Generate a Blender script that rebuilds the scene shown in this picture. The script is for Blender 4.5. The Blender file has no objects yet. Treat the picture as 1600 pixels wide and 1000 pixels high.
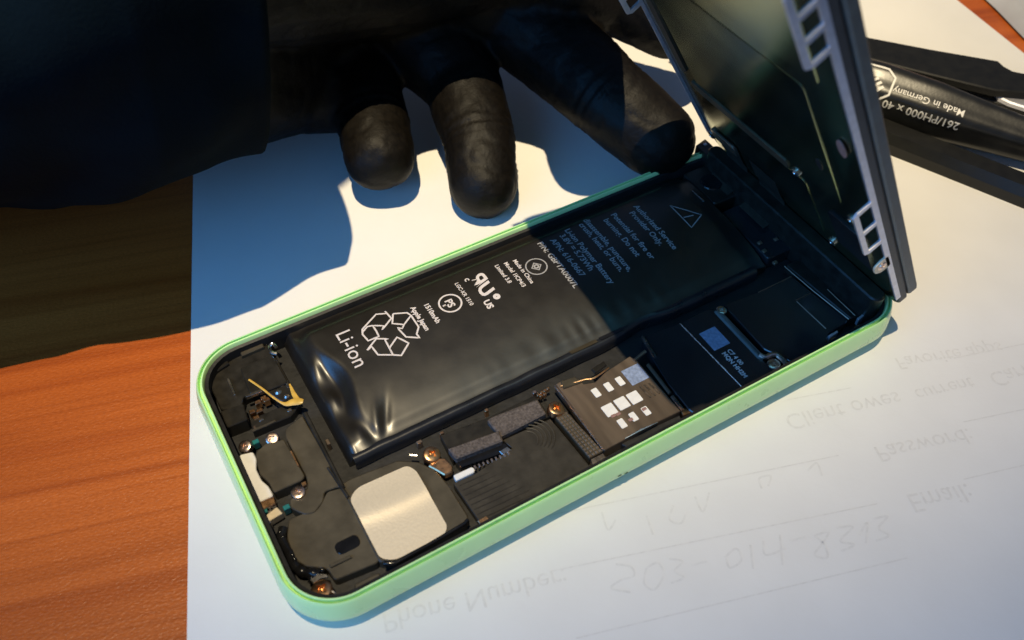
import bpy, bmesh, math, random
from mathutils import Vector, Matrix
from mathutils import noise as mnoise
random.seed(7)
MM = 0.001
sc = bpy.context.scene
col = sc.collection

# ------------------------------------------------------------------ camera
CAM = Vector((0.276, -58.308, 141.324))                      # millimetres, table top paper = z 0
ROT = ((0.8621938, -0.5064024, 0.0133568), (-0.3815975, -0.6665923, -0.6403422), (0.3331744, 0.5470021, -0.7679736))
FPX = 1415.47
cam_d = bpy.data.cameras.new('camera'); cam = bpy.data.objects.new('camera', cam_d); col.objects.link(cam)
rx, ry, rz = [Vector(r) for r in ROT]
cam.matrix_world = Matrix(((rx.x, -ry.x, -rz.x, CAM.x*MM), (rx.y, -ry.y, -rz.y, CAM.y*MM), (rx.z, -ry.z, -rz.z, CAM.z*MM), (0, 0, 0, 1)))
cam_d.sensor_width = 36; cam_d.lens = FPX/1600*36
cam_d.clip_start = 0.005; cam_d.clip_end = 50
cam_d.dof.use_dof = True; cam_d.dof.focus_distance = 0.178; cam_d.dof.aperture_fstop = 24
sc.camera = cam

# ------------------------------------------------------------------ world, key light, exposure
w = bpy.data.worlds.new('World'); sc.world = w; w.use_nodes = True
nt = w.node_tree; bg = nt.nodes['Background']
tc = nt.nodes.new('ShaderNodeTexCoord'); sp = nt.nodes.new('ShaderNodeSeparateXYZ'); rp = nt.nodes.new('ShaderNodeValToRGB')
nt.links.new(tc.outputs['Generated'], sp.inputs[0]); nt.links.new(sp.outputs['Z'], rp.inputs[0]); nt.links.new(rp.outputs[0], bg.inputs[0])
rp.color_ramp.elements[0].position = 0.0; rp.color_ramp.elements[0].color = (0.20, 0.205, 0.21, 1)
rp.color_ramp.elements[1].position = 0.9; rp.color_ramp.elements[1].color = (0.065, 0.14, 0.32, 1)
bg.inputs[1].default_value = 0.5
SUN = Vector((-0.115, -0.10, 1.0))
ld = bpy.data.lights.new('key_lamp', 'SPOT'); lo = bpy.data.objects.new('key_lamp', ld); col.objects.link(lo)
lo.location = Vector((60, 110, 0))*MM + SUN*1.6
aim = Vector((112, 196, 0))*MM
lo.rotation_euler = (aim - lo.location).to_track_quat('-Z', 'Y').to_euler()
ld.energy = 158; ld.color = (1.0, 0.825, 0.53); ld.shadow_soft_size = 0.006
ld.spot_size = math.radians(21); ld.spot_blend = 1.0
wd_ = bpy.data.lights.new('blue_fill', 'AREA'); wo = bpy.data.objects.new('blue_fill', wd_); col.objects.link(wo)  # added blue fill lamp, no real source, colours the shade at left
wd_.shape = 'RECTANGLE'; wd_.size = .42; wd_.size_y = .30; wd_.energy = 1.62; wd_.color = (.09, .40, 1.0)
wo.location = (-.34, -.05, .24); wo.rotation_euler = (Vector((.03, .07, 0))-wo.location).to_track_quat('-Z', 'Y').to_euler()
sc.view_settings.view_transform = 'Standard'; sc.view_settings.look = 'None'; sc.view_settings.exposure = 0; sc.view_settings.gamma = 1
sc.view_settings.use_curve_mapping = False

# ------------------------------------------------------------------ helpers
def rayd(u, v):
    a = (u-800)/FPX; b = (v-500)/FPX
    return (rx*a + ry*b + rz).normalized()
def at(u, v, z):                       # the point at height z (mm) seen at a pixel of the photograph
    d = rayd(u, v); return CAM + d*((z-CAM.z)/d.z)
def aty(u, v, y):
    d = rayd(u, v); return CAM + d*((y-CAM.y)/d.y)
def atd(u, v, dist): return CAM + rayd(u, v)*dist
ZO = {1: (280, 480, 4), 2: (280, 690, 10/3), 3: (620, 580, 4), 4: (840, 420, 10/3), 5: (1060, 380, 4.166), 6: (1060, 180, 3.571), 7: (500, 380, 3.845), 8: (780, 260, 4),
      9: (340, 640, 4.545), 10: (480, 680, 5), 11: (300, 500, 6.25), 12: (1340, 40, 3.704), 13: (420, 840, 6.25), 14: (1160, 480, 6.154)}
def zp(n, x, y, z):                    # a detail measured in an enlarged crop
    o = ZO[n]; return at(o[0]+x/o[2], o[1]+y/o[2], z)
def poly(n, pts, z): return [tuple(zp(n, x, y, z)[:2]) for x, y in pts]

def mat(name, color, rough=0.5, metal=0.0, spec=0.5, var=0.0, vscale=800, bump=0.0, bscale=3000, coat=0.0, coat_rough=0.1, stretch=None, col2=None):
    m = bpy.data.materials.new(name); m.use_nodes = True; n = m.node_tree; b = n.nodes['Principled BSDF']
    b.inputs['Base Color'].default_value = (*color, 1); b.inputs['Roughness'].default_value = rough; b.inputs['Metallic'].default_value = metal
    b.inputs['Specular IOR Level'].default_value = spec; b.inputs['Coat Weight'].default_value = coat; b.inputs['Coat Roughness'].default_value = coat_rough
    t = n.nodes.new('ShaderNodeTexCoord'); src = t.outputs['Object']
    if stretch:
        mp = n.nodes.new('ShaderNodeMapping'); mp.inputs['Scale'].default_value = stretch; n.links.new(src, mp.inputs[0]); src = mp.outputs[0]
    if var or col2:
        nz = n.nodes.new('ShaderNodeTexNoise'); nz.inputs['Scale'].default_value = vscale; nz.inputs['Detail'].default_value = 5; n.links.new(src, nz.inputs['Vector'])
        r = n.nodes.new('ShaderNodeValToRGB'); n.links.new(nz.outputs['Fac'], r.inputs[0])
        c2 = col2 or tuple(c*(1-var) for c in color); c1 = color if col2 else tuple(min(1, c*(1+var)) for c in color)
        r.color_ramp.elements[0].position = .32; r.color_ramp.elements[1].position = .68
        r.color_ramp.elements[0].color = (*c2, 1); r.color_ramp.elements[1].color = (*c1, 1); n.links.new(r.outputs[0], b.inputs['Base Color'])
        mr = n.nodes.new('ShaderNodeMapRange'); mr.inputs['To Min'].default_value = max(0, rough-.07); mr.inputs['To Max'].default_value = min(1, rough+.09)
        n.links.new(nz.outputs['Fac'], mr.inputs['Value']); n.links.new(mr.outputs[0], b.inputs['Roughness'])
    if bump:
        nb = n.nodes.new('ShaderNodeTexNoise'); nb.inputs['Scale'].default_value = bscale; nb.inputs['Detail'].default_value = 4; n.links.new(src, nb.inputs['Vector'])
        bp = n.nodes.new('ShaderNodeBump'); bp.inputs['Strength'].default_value = 1; bp.inputs['Distance'].default_value = bump*MM; n.links.new(nb.outputs['Fac'], bp.inputs['Height']); n.links.new(bp.outputs[0], b.inputs['Normal'])
    return m

def link(name, verts, faces, material, parent=None, smooth=30, origin=None):
    """verts in world millimetres; the object's origin goes to the middle of its base"""
    vs = [Vector(v) for v in verts]
    if origin is None:
        lo_ = [min(v[i] for v in vs) for i in range(3)]; hi = [max(v[i] for v in vs) for i in range(3)]
        origin = Vector(((lo_[0]+hi[0])/2, (lo_[1]+hi[1])/2, lo_[2]))
    origin = Vector(origin)
    me = bpy.data.meshes.new(name); me.from_pydata([tuple((v-origin)*MM) for v in vs], [], faces); me.validate(); me.update()
    bm = bmesh.new(); bm.from_mesh(me); bmesh.ops.recalc_face_normals(bm, faces=bm.faces); bm.to_mesh(me); bm.free()
    if smooth is not None:
        for p in me.polygons: p.use_smooth = True
        me.set_sharp_from_angle(angle=math.radians(smooth))
    me.materials.append(material)
    o = bpy.data.objects.new(name, me); col.objects.link(o)
    put(o, origin, parent); return o
WL = {}
def put(o, origin, parent):
    base = Vector((0, 0, 0))
    if parent is not None: o.parent = parent; base = WL[parent.name]
    o.location = (Vector(origin)-base)*MM; WL[o.name] = Vector(origin)
def empty(name, origin, parent=None):
    o = bpy.data.objects.new(name, None); o.empty_display_size = .005; col.objects.link(o); put(o, origin, parent); return o
def tag(o, label=None, cat=None, group=None, kind=None):
    if label: o['label'] = label
    if cat: o['category'] = cat
    if group: o['group'] = group
    if kind: o['kind'] = kind
    return o

def area2(p): return sum(p[i][0]*p[(i+1) % len(p)][1]-p[(i+1) % len(p)][0]*p[i][1] for i in range(len(p)))
def inset(p, d):
    n = len(p); out = []; s = 1 if area2(p) > 0 else -1
    for i in range(n):
        a, b, c = Vector(p[i-1]), Vector(p[i]), Vector(p[(i+1) % n])
        e1 = (b-a); e2 = (c-b)
        if e1.length < 1e-9 or e2.length < 1e-9: out.append(tuple(b)); continue
        e1.normalize(); e2.normalize()
        n1 = Vector((-e1.y, e1.x))*s; n2 = Vector((-e2.y, e2.x))*s; m = n1+n2
        if m.length < 1e-6: out.append(tuple(b)); continue
        m.normalize(); k = min(3, 1/max(.3, m.dot(n1))); out.append(tuple(b+m*d*k))
    return out
def prism_data(p, z0, z1, bev=.12):
    p = [tuple(q[:2]) for q in p]
    if area2(p) < 0: p = p[::-1]
    n = len(p); v = []; f = []
    rings = [(p, z0), (p, z1-bev), (inset(p, bev), z1)] if bev else [(p, z0), (p, z1)]
    for q, z in rings: v += [(x, y, z) for x, y in q]
    for r in range(len(rings)-1):
        for i in range(n):
            j = (i+1) % n; f.append((r*n+i, r*n+j, (r+1)*n+j, (r+1)*n+i))
    f.append(tuple(range(n))[::-1]); f.append(tuple(range((len(rings)-1)*n, len(rings)*n)))
    return v, f
def prism(name, p, z0, z1, m, parent, bev=.12, smooth=25): return link(name, *prism_data(p, z0, z1, bev), m, parent, smooth)
def rrect(x0, x1, y0, y1, r, k=5):
    pts = []
    for cx, cy, a in ((x1-r, y1-r, 0), (x0+r, y1-r, 90), (x0+r, y0+r, 180), (x1-r, y0+r, 270)):
        for i in range(k+1):
            t = math.radians(a+90*i/k); pts.append((cx+r*math.cos(t), cy+r*math.sin(t)))
    return pts
def rounded(p, r, k=4):
    out = []; n = len(p)
    for i in range(n):
        a, b, c = Vector(p[i-1]), Vector(p[i]), Vector(p[(i+1) % n])
        u = (a-b); v = (c-b); rr = min(r, u.length*.45, v.length*.45); u.normalize(); v.normalize()
        A = b+u*rr; B = b+v*rr
        for j in range(k+1):
            t = j/k; out.append(tuple(A*(1-t)**2+b*2*t*(1-t)+B*t*t))
    return out
def box(x0, x1, y0, y1, r=.25): return rrect(min(x0, x1), max(x0, x1), min(y0, y1), max(y0, y1), r, 3)
def tube_data(path, rads, n=10, caps=True, squash=1.0):
    path = [Vector(p) for p in path]; v = []; f = []
    if not isinstance(rads, (list, tuple)): rads = [rads]*len(path)
    t0 = (path[1]-path[0]).normalized(); up = Vector((0, 0, 1)) if abs(t0.z) < .9 else Vector((1, 0, 0))
    for i, p in enumerate(path):
        t = (path[min(i+1, len(path)-1)]-path[max(i-1, 0)]).normalized()
        s = t.cross(up).normalized(); q = s.cross(t).normalized()
        for k in range(n):
            a = 2*math.pi*k/n; v.append(tuple(p+s*math.cos(a)*rads[i]+q*math.sin(a)*rads[i]*squash))
    for i in range(len(path)-1):
        for k in range(n):
            j = (k+1) % n; f.append((i*n+k, i*n+j, (i+1)*n+j, (i+1)*n+k))
    if caps: f.append(tuple(range(n))[::-1]); f.append(tuple(range((len(path)-1)*n, len(path)*n)))
    return v, f
def merge(*ds):
    V = []; F = []
    for v, f in ds:
        o = len(V); V += list(v); F += [tuple(i+o for i in q) for q in f]
    return V, F
def smooth_path(pts, k=6):
    pts = [Vector(p) for p in pts]; out = []
    for i in range(len(pts)-1):
        p0 = pts[max(i-1, 0)]; p1 = pts[i]; p2 = pts[i+1]; p3 = pts[min(i+2, len(pts)-1)]
        for j in range(k):
            t = j/k; out.append(.5*((2*p1)+(p2-p0)*t+(2*p0-5*p1+4*p2-p3)*t*t+(-p0+3*p1-3*p2+p3)*t**3))
    out.append(pts[-1]); return out
def flat_line(pts, wd, hf, closed=False):
    """a printed line: flat strip following the height function"""
    pts = [Vector(p[:2]) for p in pts]; n = len(pts); v = []; f = []
    for i in range(n):
        a = pts[i-1] if (closed or i > 0) else pts[i]; b = pts[(i+1) % n] if (closed or i < n-1) else pts[i]
        t = (b-a); t = t.normalized() if t.length > 1e-9 else Vector((1, 0)); q = Vector((-t.y, t.x))*wd/2
        for s in (1, -1):
            c = pts[i]+q*s; v.append((c.x, c.y, hf(c.x, c.y)))
    for i in range(n if closed else n-1):
        j = (i+1) % n; f.append((2*i, 2*i+1, 2*j+1, 2*j))
    return v, f
def dense(pts, step=1.0, closed=False):
    out = []; n = len(pts)
    for i in range(n if closed else n-1):
        a = Vector(pts[i][:2]); b = Vector(pts[(i+1) % n][:2]); k = max(1, int((b-a).length/step))
        out += [tuple(a.lerp(b, j/k)) for j in range(k)]
    if not closed: out.append(tuple(pts[-1][:2]))
    return out
def text_data(body, size, org, xd, yd, hf, align='LEFT', bold=0.0, shear=0.0):
    cu = bpy.data.curves.new('tmp', 'FONT'); cu.body = body; cu.size = 1; cu.align_x = align; cu.resolution_u = 3; cu.offset = bold; cu.shear = shear
    o = bpy.data.objects.new('tmp', cu); col.objects.link(o)
    dg = bpy.context.evaluated_depsgraph_get(); dg.update(); me = bpy.data.meshes.new_from_object(o.evaluated_get(dg))
    org = Vector(org[:2]); xd = Vector(xd[:2]).normalized()*size; yd = Vector(yd[:2]).normalized()*size; v = []
    for q in me.vertices:
        p = org+xd*q.co.x+yd*q.co.y; v.append((p.x, p.y, hf(p.x, p.y)))
    f = [tuple(p.vertices) for p in me.polygons]
    bpy.data.objects.remove(o); bpy.data.curves.remove(cu); bpy.data.meshes.remove(me)
    return v, f
def sheet(name, data, m, parent):       # printed marks: one-sided thin sheet
    v, f = data
    return link(name, v, f, m, parent, None)

# ------------------------------------------------------------------ materials
M = {}
def wood():
    m = bpy.data.materials.new('table_wood'); m.use_nodes = True; n = m.node_tree; b = n.nodes['Principled BSDF']
    t = n.nodes.new('ShaderNodeTexCoord'); mp = n.nodes.new('ShaderNodeMapping'); mp.inputs['Rotation'].default_value = (0, 0, math.radians(16))
    n.links.new(t.outputs['Object'], mp.inputs[0])
    def nz(scale, stretch, det=4, dist=0.0):
        q = n.nodes.new('ShaderNodeMapping'); q.inputs['Scale'].default_value = stretch; n.links.new(mp.outputs[0], q.inputs[0])
        z = n.nodes.new('ShaderNodeTexNoise'); z.inputs['Scale'].default_value = scale; z.inputs['Detail'].default_value = det; z.inputs['Distortion'].default_value = dist; n.links.new(q.outputs[0], z.inputs['Vector']); return z.outputs['Fac']
    def ramp(src, stops):
        r = n.nodes.new('ShaderNodeValToRGB'); e = r.color_ramp.elements
        while len(e) < len(stops): e.new(.5)
        for i, (p, c) in enumerate(stops): e[i].position = p; e[i].color = (*c, 1)
        n.links.new(src, r.inputs[0]); return r.outputs[0]
    def mixc(a, b_, f=None, mode='MULTIPLY', fac=1.0):
        x = n.nodes.new('ShaderNodeMix'); x.data_type = 'RGBA'; x.blend_type = mode; x.inputs['Factor'].default_value = fac
        n.links.new(a, x.inputs[6]); n.links.new(b_, x.inputs[7]); return x.outputs[2]
    base = ramp(nz(18, (.25, 2.2, 1), 3), [(.3, (.50, .112, .016)), (.55, (.60, .148, .026)), (.75, (.67, .187, .038))])
    grain = ramp(nz(120, (.06, 1.6, 1), 5), [(.32, (.86, .82, .78)), (.6, (1, 1, 1))])
    dark = ramp(nz(21, (.035, 1.5, 1), 2, .2), [(.40, (1, 1, 1)), (.435, (.93, .89, .85)), (.455, (.74, .64, .58)), (.475, (.93, .90, .86)), (.56, (1, 1, 1)), (.63, (.97, .95, .93)), (.645, (.82, .74, .68)), (.665, (1, 1, 1))])
    streak = ramp(nz(420, (.03, 1.3, 1), 4), [(.30, (.80, .74, .68)), (.5, (1, 1, 1)), (.75, (1, 1, 1))])
    fine = ramp(nz(2600, (.5, 1, 1), 2), [(.3, (.80, .76, .72)), (.7, (1.0, 1.0, 1.0))])
    c = mixc(mixc(mixc(mixc(base, grain), dark), fine), streak); n.links.new(c, b.inputs['Base Color'])
    b.inputs['Roughness'].default_value = .36; b.inputs['Specular IOR Level'].default_value = .45
    bp = n.nodes.new('ShaderNodeBump'); bp.inputs['Strength'].default_value = 1; bp.inputs['Distance'].default_value = .00011
    n.links.new(nz(2300, (.6, 1, 1), 3), bp.inputs['Height']); n.links.new(bp.outputs[0], b.inputs['Normal'])
    return m
M['wood'] = wood()
M['paper'] = mat('white_paper', (.74, .73, .71), .62, spec=.3, var=.025, vscale=60, bump=.03, bscale=700)
M['ink_faint'] = mat('faint_show_through_ink', (.685, .672, .65), .7, spec=.2, var=.06, vscale=900)
M['ink_pen'] = mat('faint_pen', (.695, .685, .665), .7, spec=.2, var=.06, vscale=900)
M['green'] = mat('green_polycarbonate', (.61, .965, .43), .28, spec=.5, var=.05, vscale=140, bump=.006, bscale=1500, coat=.35, coat_rough=.12)
M['cavity'] = mat('black_cavity', (.012, .012, .013), .5, var=.3, vscale=500, bump=.05, bscale=900)
M['plastic'] = mat('black_moulding', (.016, .014, .011), .34, var=.35, vscale=500, bump=.05, bscale=420)
M['tape'] = mat('charcoal_tape', (.054, .043, .026), .45, var=.3, vscale=300, bump=.06, bscale=300)
M['gloss'] = mat('gloss_black', (.010, .010, .011), .16, var=.2, vscale=400, bump=.012, bscale=600)
M['foil'] = mat('battery_foil', (.0105, .0085, .0062), .38, spec=.7, var=.10, vscale=260, bump=.012, bscale=300, coat=.4, coat_rough=.24)
M['seam'] = mat('battery_seam_tape', (.014, .015, .018), .28, spec=.6, var=.2, vscale=300, bump=.01, bscale=900)
M['print'] = mat('pale_print', (.66, .60, .58), .6, var=.05, vscale=900)
M['print_dim'] = mat('grey_print', (.34, .33, .33), .6, var=.1, vscale=900)
M['steel'] = mat('bright_steel', (.72, .68, .64), .24, 1, var=.12, vscale=900, bump=.01, bscale=2000)
M['copper'] = mat('copper_gold', (.80, .46, .24), .28, 1, var=.2, vscale=900, bump=.02, bscale=2500)
M['rose'] = mat('rose_steel', (.78, .60, .50), .26, 1, var=.12, vscale=900)
M['nickel'] = mat('brushed_nickel', (.31, .23, .165), .30, .75, var=.16, vscale=500, bump=.008, bscale=1500, stretch=(1, .12, 1))
M['sticker'] = mat('silver_sticker', (.78, .66, .47), .42, .25, var=.035, vscale=2400, bump=.02, bscale=2600)
M['white'] = mat('white_label', (.82, .80, .76), .5, var=.05, vscale=700)
M['foam'] = mat('grey_foam', (.105, .088, .080), .9, spec=.2, var=.4, vscale=2600, bump=.10, bscale=3400)
M['flex'] = mat('dark_flex', (.034, .029, .022), .36, var=.2, vscale=500, bump=.01, bscale=1600)
M['shield'] = mat('black_shield', (.016, .016, .018), .2, spec=.8, var=.14, vscale=160, bump=.008, bscale=350)
M['code'] = mat('blank_code_label', (.24, .30, .44), .5, var=.25, vscale=1500)
M['yellow'] = mat('amber_kapton', (.62, .38, .07), .35, var=.2, vscale=700)
M['teal_chip'] = mat('teal_solder_mask', (.02, .20, .20), .35, var=.2, vscale=900)
M['frame_grey'] = mat('grey_display_edge', (.10, .108, .10), .5, var=.2, vscale=300, bump=.03, bscale=900)
M['frame_dark'] = mat('dark_display_frame', (.040, .043, .045), .5, var=.25, vscale=300, bump=.04, bscale=900)
M['plate'] = mat('black_display_plate', (.36, .40, .25), .20, 1.0, var=.5, vscale=40, bump=.02, bscale=60)
M['clip'] = mat('pale_clip_steel', (.74, .74, .80), .38, .75, var=.1, vscale=600, bump=.02, bscale=1500)
M['pink'] = mat('pinkish_pad', (.30, .17, .15), .5, var=.15, vscale=900)
M['glove'] = mat('black_nitrile', (.0046, .0032, .0017), .55, spec=.22, var=.35, vscale=700, bump=.09, bscale=1300)
M['cloth'] = mat('dark_teal_cloth', (.0022, .0062, .0085), .95, spec=.08, var=.35, vscale=60, bump=.12, bscale=1600)
M['tool'] = mat('black_tool_coating', (.009, .009, .008), .42, spec=.35, var=.2, vscale=400, bump=.012, bscale=1200)
M['handle'] = mat('black_handle_plastic', (.012, .012, .011), .32, spec=.5, var=.2, vscale=300, bump=.02, bscale=1400)
M['film'] = mat('grey_film', (.46, .46, .47), .30, var=.15, vscale=50, bump=.2, bscale=60)

# ------------------------------------------------------------------ table and paper
v = []; f = []
link('table', [(-700, -500, -.35), (900, -500, -.35), (900, 700, -.35), (-700, 700, -.35)], [(0, 1, 2, 3)], M['wood'], None, None)
tag(bpy.data.objects['table'], kind='structure')
A0 = at(302, 255, 0); A1 = at(292, 1000, 0); B0 = at(1489, 0, 0); B1 = at(1600, 88, 0)
dl = (A1-A0).normalized(); dr = (B1-B0).normalized()
def ph(x, y):                            # gentle waves of the sheet, flat below the phone
    k = min(1, max(0, max(x-126, -2-y)/60)); k = k*k*(3-2*k)
    return .02+k*(.55*mnoise.noise((x*.013, y*.013, 3))+.5)
NX, NY = 60, 70; v = []; f = []
for i in range(NX+1):
    for j in range(NY+1):
        t = j/NY; a = A0+dl*(-70+300*t); b = B0+dr*(-75+300*t); p = a.lerp(b, i/NX); z = ph(p.x, p.y)
        if i == NX: z += .25
        v.append((p.x, p.y, z))
for i in range(NX):
    for j in range(NY):
        q = i*(NY+1)+j; f.append((q, q+NY+1, q+NY+2, q+1))
nv = len(v); v += [(x, y, z-.12) for x, y, z in v]; f += [tuple(k+nv for k in q[::-1]) for q in f]
edge = [i*(NY+1) for i in range(NX+1)]+[NX*(NY+1)+j for j in range(1, NY+1)]+[i*(NY+1)+NY for i in range(NX-1, -1, -1)]+[j for j in range(NY-1, 0, -1)]
for i in range(len(edge)): a = edge[i]; b = edge[(i+1) % len(edge)]; f.append((a, b, b+nv, a+nv))
paper = link('paper_form', v, f, M['paper'], None, 50, origin=(70, 30, -.1))
tag(paper, 'white sheet of paper with faint mirrored form writing lying under the opened phone', 'paper')
hp = lambda x, y: ph(x, y)+.035
for (u0, v0, u1, v1) in ((700, 838, 1310, 712), (860, 893, 1370, 788), (900, 998, 1417, 873), (1505, 660, 1640, 632), (1505, 750, 1650, 716), (1230, 625, 1330, 606), (1490, 560, 1600, 538)):
    sheet('ruled_line', flat_line(dense([at(u0, v0, 0), at(u1, v1, 0)], 4), .22, hp), M['ink_faint'], paper)
for body, (u0, v0), (u1, v1), size in (('Phone Number:', (594, 960), (880, 888), 5.0), ('Email:', (1412, 775), (1508, 757), 4.6), ('Password:', (1362, 700), (1510, 670), 4.6),
                                       ('Client owes', (1222, 650), (1400, 612), 4.4), ('current', (1425, 610), (1515, 590), 4.3), ('Carrier', (1540, 585), (1640, 560), 4.6), ('Favorite apps', (1395, 560), (1560, 535), 4.2)):
    a = at(u0, v0, 0); b = at(u1, v1, 0); xd = (b-a); yd = Vector((xd.y, -xd.x, 0))
    d = text_data(body, size, a, xd, yd, hp); wd = max((Vector(q[:2])-a.xy).dot(xd.xy.normalized()) for q in d[0])
    s = xd.length/wd; sheet('lettering', text_data(body, size*s, a, xd, yd, hp), M['ink_faint'], paper)
def scrib(pts, wd=.38):
    p = smooth_path([at(u, v_, 0) for u, v_ in pts], 7); sheet('handwriting', flat_line(p, wd, hp), M['ink_pen'], paper)
for st in ([(962, 882), (985, 886), (990, 900), (968, 908), (955, 920), (985, 926)], [(1010, 888), (1028, 880), (1036, 900), (1022, 922), (1006, 912), (1010, 888)], [(1045, 874), (1066, 878), (1054, 893), (1068, 903), (1048, 912)], [(1080, 884), (1105, 878)],
           [(1132, 872), (1150, 858), (1158, 876), (1140, 888), (1134, 872)], [(1172, 852), (1176, 890)], [(1192, 846), (1196, 868), (1226, 858)], [(1218, 836), (1222, 884)], [(1234, 846), (1258, 840)],
           [(1272, 838), (1294, 832), (1284, 850), (1272, 868), (1292, 872), (1286, 850), (1272, 838)], [(1306, 826), (1332, 824), (1312, 846), (1334, 852), (1314, 862)], [(1342, 838), (1354, 818), (1352, 850)], [(1364, 812), (1386, 808), (1372, 826), (1388, 838), (1368, 846)],
           [(1052, 790), (1046, 812), (1064, 818), (1072, 800)], [(1086, 776), (1098, 800), (1108, 770)], [(1190, 764), (1186, 748), (1204, 744), (1200, 760)], [(1262, 736), (1276, 724), (1284, 744)], [(1010, 806), (1020, 836)], [(940, 800), (950, 828), (962, 812)]):
    scrib(st)

# ------------------------------------------------------------------ phone: housing
L, W, RIM = 128.8, 59.2, 8.2
phone = empty('phone', (62.2, 29.6, .05))
tag(phone, 'lime green smartphone lying open for repair with its screen propped up', 'phone')
prof = [(9, .05), (5.5, .06), (3.6, .25), (2.2, .75), (1.1, 1.6), (.35, 2.7), (.02, 3.6), (.08, 4.8), (.24, 6.0), (.44, 7.0), (.62, 7.7), (.76, 8.05), (.88, 8.16), (1.0, 8.05), (1.04, 6.9), (1.42, 6.85), (1.46, 8.1), (1.55, 8.2), (1.76, 8.18), (1.86, 8.0), (1.95, 6.0), (2.0, 1.6)]
K = 14; R0 = 10.2; v = []; f = []
for ins, z in prof: v += [(x, y, z) for x, y in rrect(ins, L-ins, ins, W-ins, max(.6, R0-ins), K)]
n = 4*(K+1)
for r in range(len(prof)-1):
    for i in range(n): j = (i+1) % n; f.append((r*n+i, r*n+j, (r+1)*n+j, (r+1)*n+i))
f.append(tuple(range(n))[::-1]); f.append(tuple(range((len(prof)-1)*n, len(prof)*n)))
housing = link('housing', v, f, M['green'], phone, 40)
for u, v_ in ((978, 739), (968, 743)):
    p = aty(u, v_, .05); link('speck', *tube_data([(p.x-.35, .04, p.z), (p.x+.35, -.03, p.z+.05)], .09, 6), M['cavity'], housing)
def on(name, data_or, m, parent=phone, smooth=30): return link(name, *data_or, m, parent, smooth)
prism('inner_tray', rrect(2.05, L-2.05, 2.05, W-2.05, 8.4, 8), 1.62, 2.6, M['cavity'], phone, 0)
# liner wall of black plastic along the inside of the rim
v = []; f = []
for ins, z in ((2.0, 1.7), (2.0, 7.35), (2.1, 7.5), (2.7, 7.35), (2.8, 2.6)): v += [(x, y, z) for x, y in rrect(ins, L-ins, ins, W-ins, R0-ins, 8)]
n = 36
for r in range(4):
    for i in range(n): j = (i+1) % n; f.append((r*n+i, r*n+j, (r+1)*n+j, (r+1)*n+i))
on('inner_liner', (v, f), M['cavity'])

# ---- screws: one mesh per metal, shared
def screw_data(r=1.15, h=1.0, n=24):
    v = []; f = []
    def ring(fn, z): v.extend([(fn(2*math.pi*i/n)*math.cos(2*math.pi*i/n), fn(2*math.pi*i/n)*math.sin(2*math.pi*i/n), z) for i in range(n)])
    star = lambda k: (lambda a: k*(.30+.26*max(0, math.cos(4*a))**.8)*r)
    for fn, z in ((lambda a: r, -h), (lambda a: r, -.22), (lambda a: r*.93, -.06), (lambda a: r*.74, .04), (star(1.0), .03), (star(.75), -.42)): ring(fn, z)
    for k in range(5):
        for i in range(n): j = (i+1) % n; f.append((k*n+i, k*n+j, (k+1)*n+j, (k+1)*n+i))
    f.append(tuple(range(n))[::-1]); f.append(tuple(range(5*n, 6*n))); return v, f
SM = {}
def screw(p, metal, rot=0, tilt=(0, 0), s=1.0, parent=phone):
    if metal not in SM:
        me = bpy.data.meshes.new('screw'); d = screw_data(); me.from_pydata([tuple(Vector(q)*MM) for q in d[0]], [], d[1]); me.update()
        for q in me.polygons: q.use_smooth = True
        me.set_sharp_from_angle(angle=math.radians(35)); me.materials.append(M[metal]); SM[metal] = me
    o = bpy.data.objects.new('screw', SM[metal]); col.objects.link(o); put(o, p, parent); o.rotation_euler = (tilt[0], tilt[1], rot); o.scale = (s, s, s); return o

# ------------------------------------------------------------------ battery
BX0, BX1, BY0, BY1 = 18.8, 113.0, 24.6, 56.9
def sst(a, b, x):
    t = min(1, max(0, (x-a)/(b-a))); return t*t*(3-2*t)
def bz(x, y):
    e = 7.95-(1.9*(max(0, 47-y)/19)**2.2 if y < 47 else .55*((y-47)/9)**2)
    near = sst(25.4, 28.6, y); far = sst(56.4, 52.6, y)
    z = 5.3+(e-5.3)*(near*.92+.08*(y > 25.6))*1.0
    z = min(z, 5.9+(e-5.9)*far) if y > 45 else z
    # folded end flap
    le = 24.0+1.6*math.sin(y*.33+.6)*.6-(y-40)*.09
    lf = sst(le-1.7, le+1.3, x)
    flap = 5.75+.75*mnoise.noise((x*.25, y*.16, 2.2))+.9*math.exp(-((x-21.6)/1.3)**2-((y-46.5)/3.4)**2)+.9*math.exp(-((x-22.6)/1.6)**2-((y-29.0)/2.6)**2)+.6*math.exp(-((x-21.6)/.9)**2-((y-37.8)/2.2)**2)
    flap *= .62+.38*sst(18.8, 20.2, x)
    if y < 27.5: flap -= (27.5-y)*.22
    z = flap*(1-lf)+z*lf
    z -= .9*sst(108, 113, x)
    # soft creases
    sh = math.exp(-((y-29.4)/2.4)**2)*sst(46, 60, x)*sst(95, 82, x)
    z += sh*(.03*math.sin(x*1.7+3.2*math.sin(x*.27))+.13*mnoise.noise((x*.30, y*.06, 4)))
    z += .16*mnoise.noise((x*.045, y*.07, 11))*lf*sst(25, 32, y)+.10*mnoise.noise((x*.16, y*.05, 21))*sst(36, 27, y)*lf
    z += .30*math.exp(-((x-25.6-.35*(y-28))/.7)**2)*math.exp(-((y-30)/3.2)**2)-.34*math.exp(-((x-27.2-.5*(y-28))/.8)**2)*math.exp(-((y-30)/3.4)**2)
    z += .05*mnoise.noise((x*.12, y*.2, 7))*lf
    return z
NX, NY = 190, 80; v = []; f = []
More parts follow.
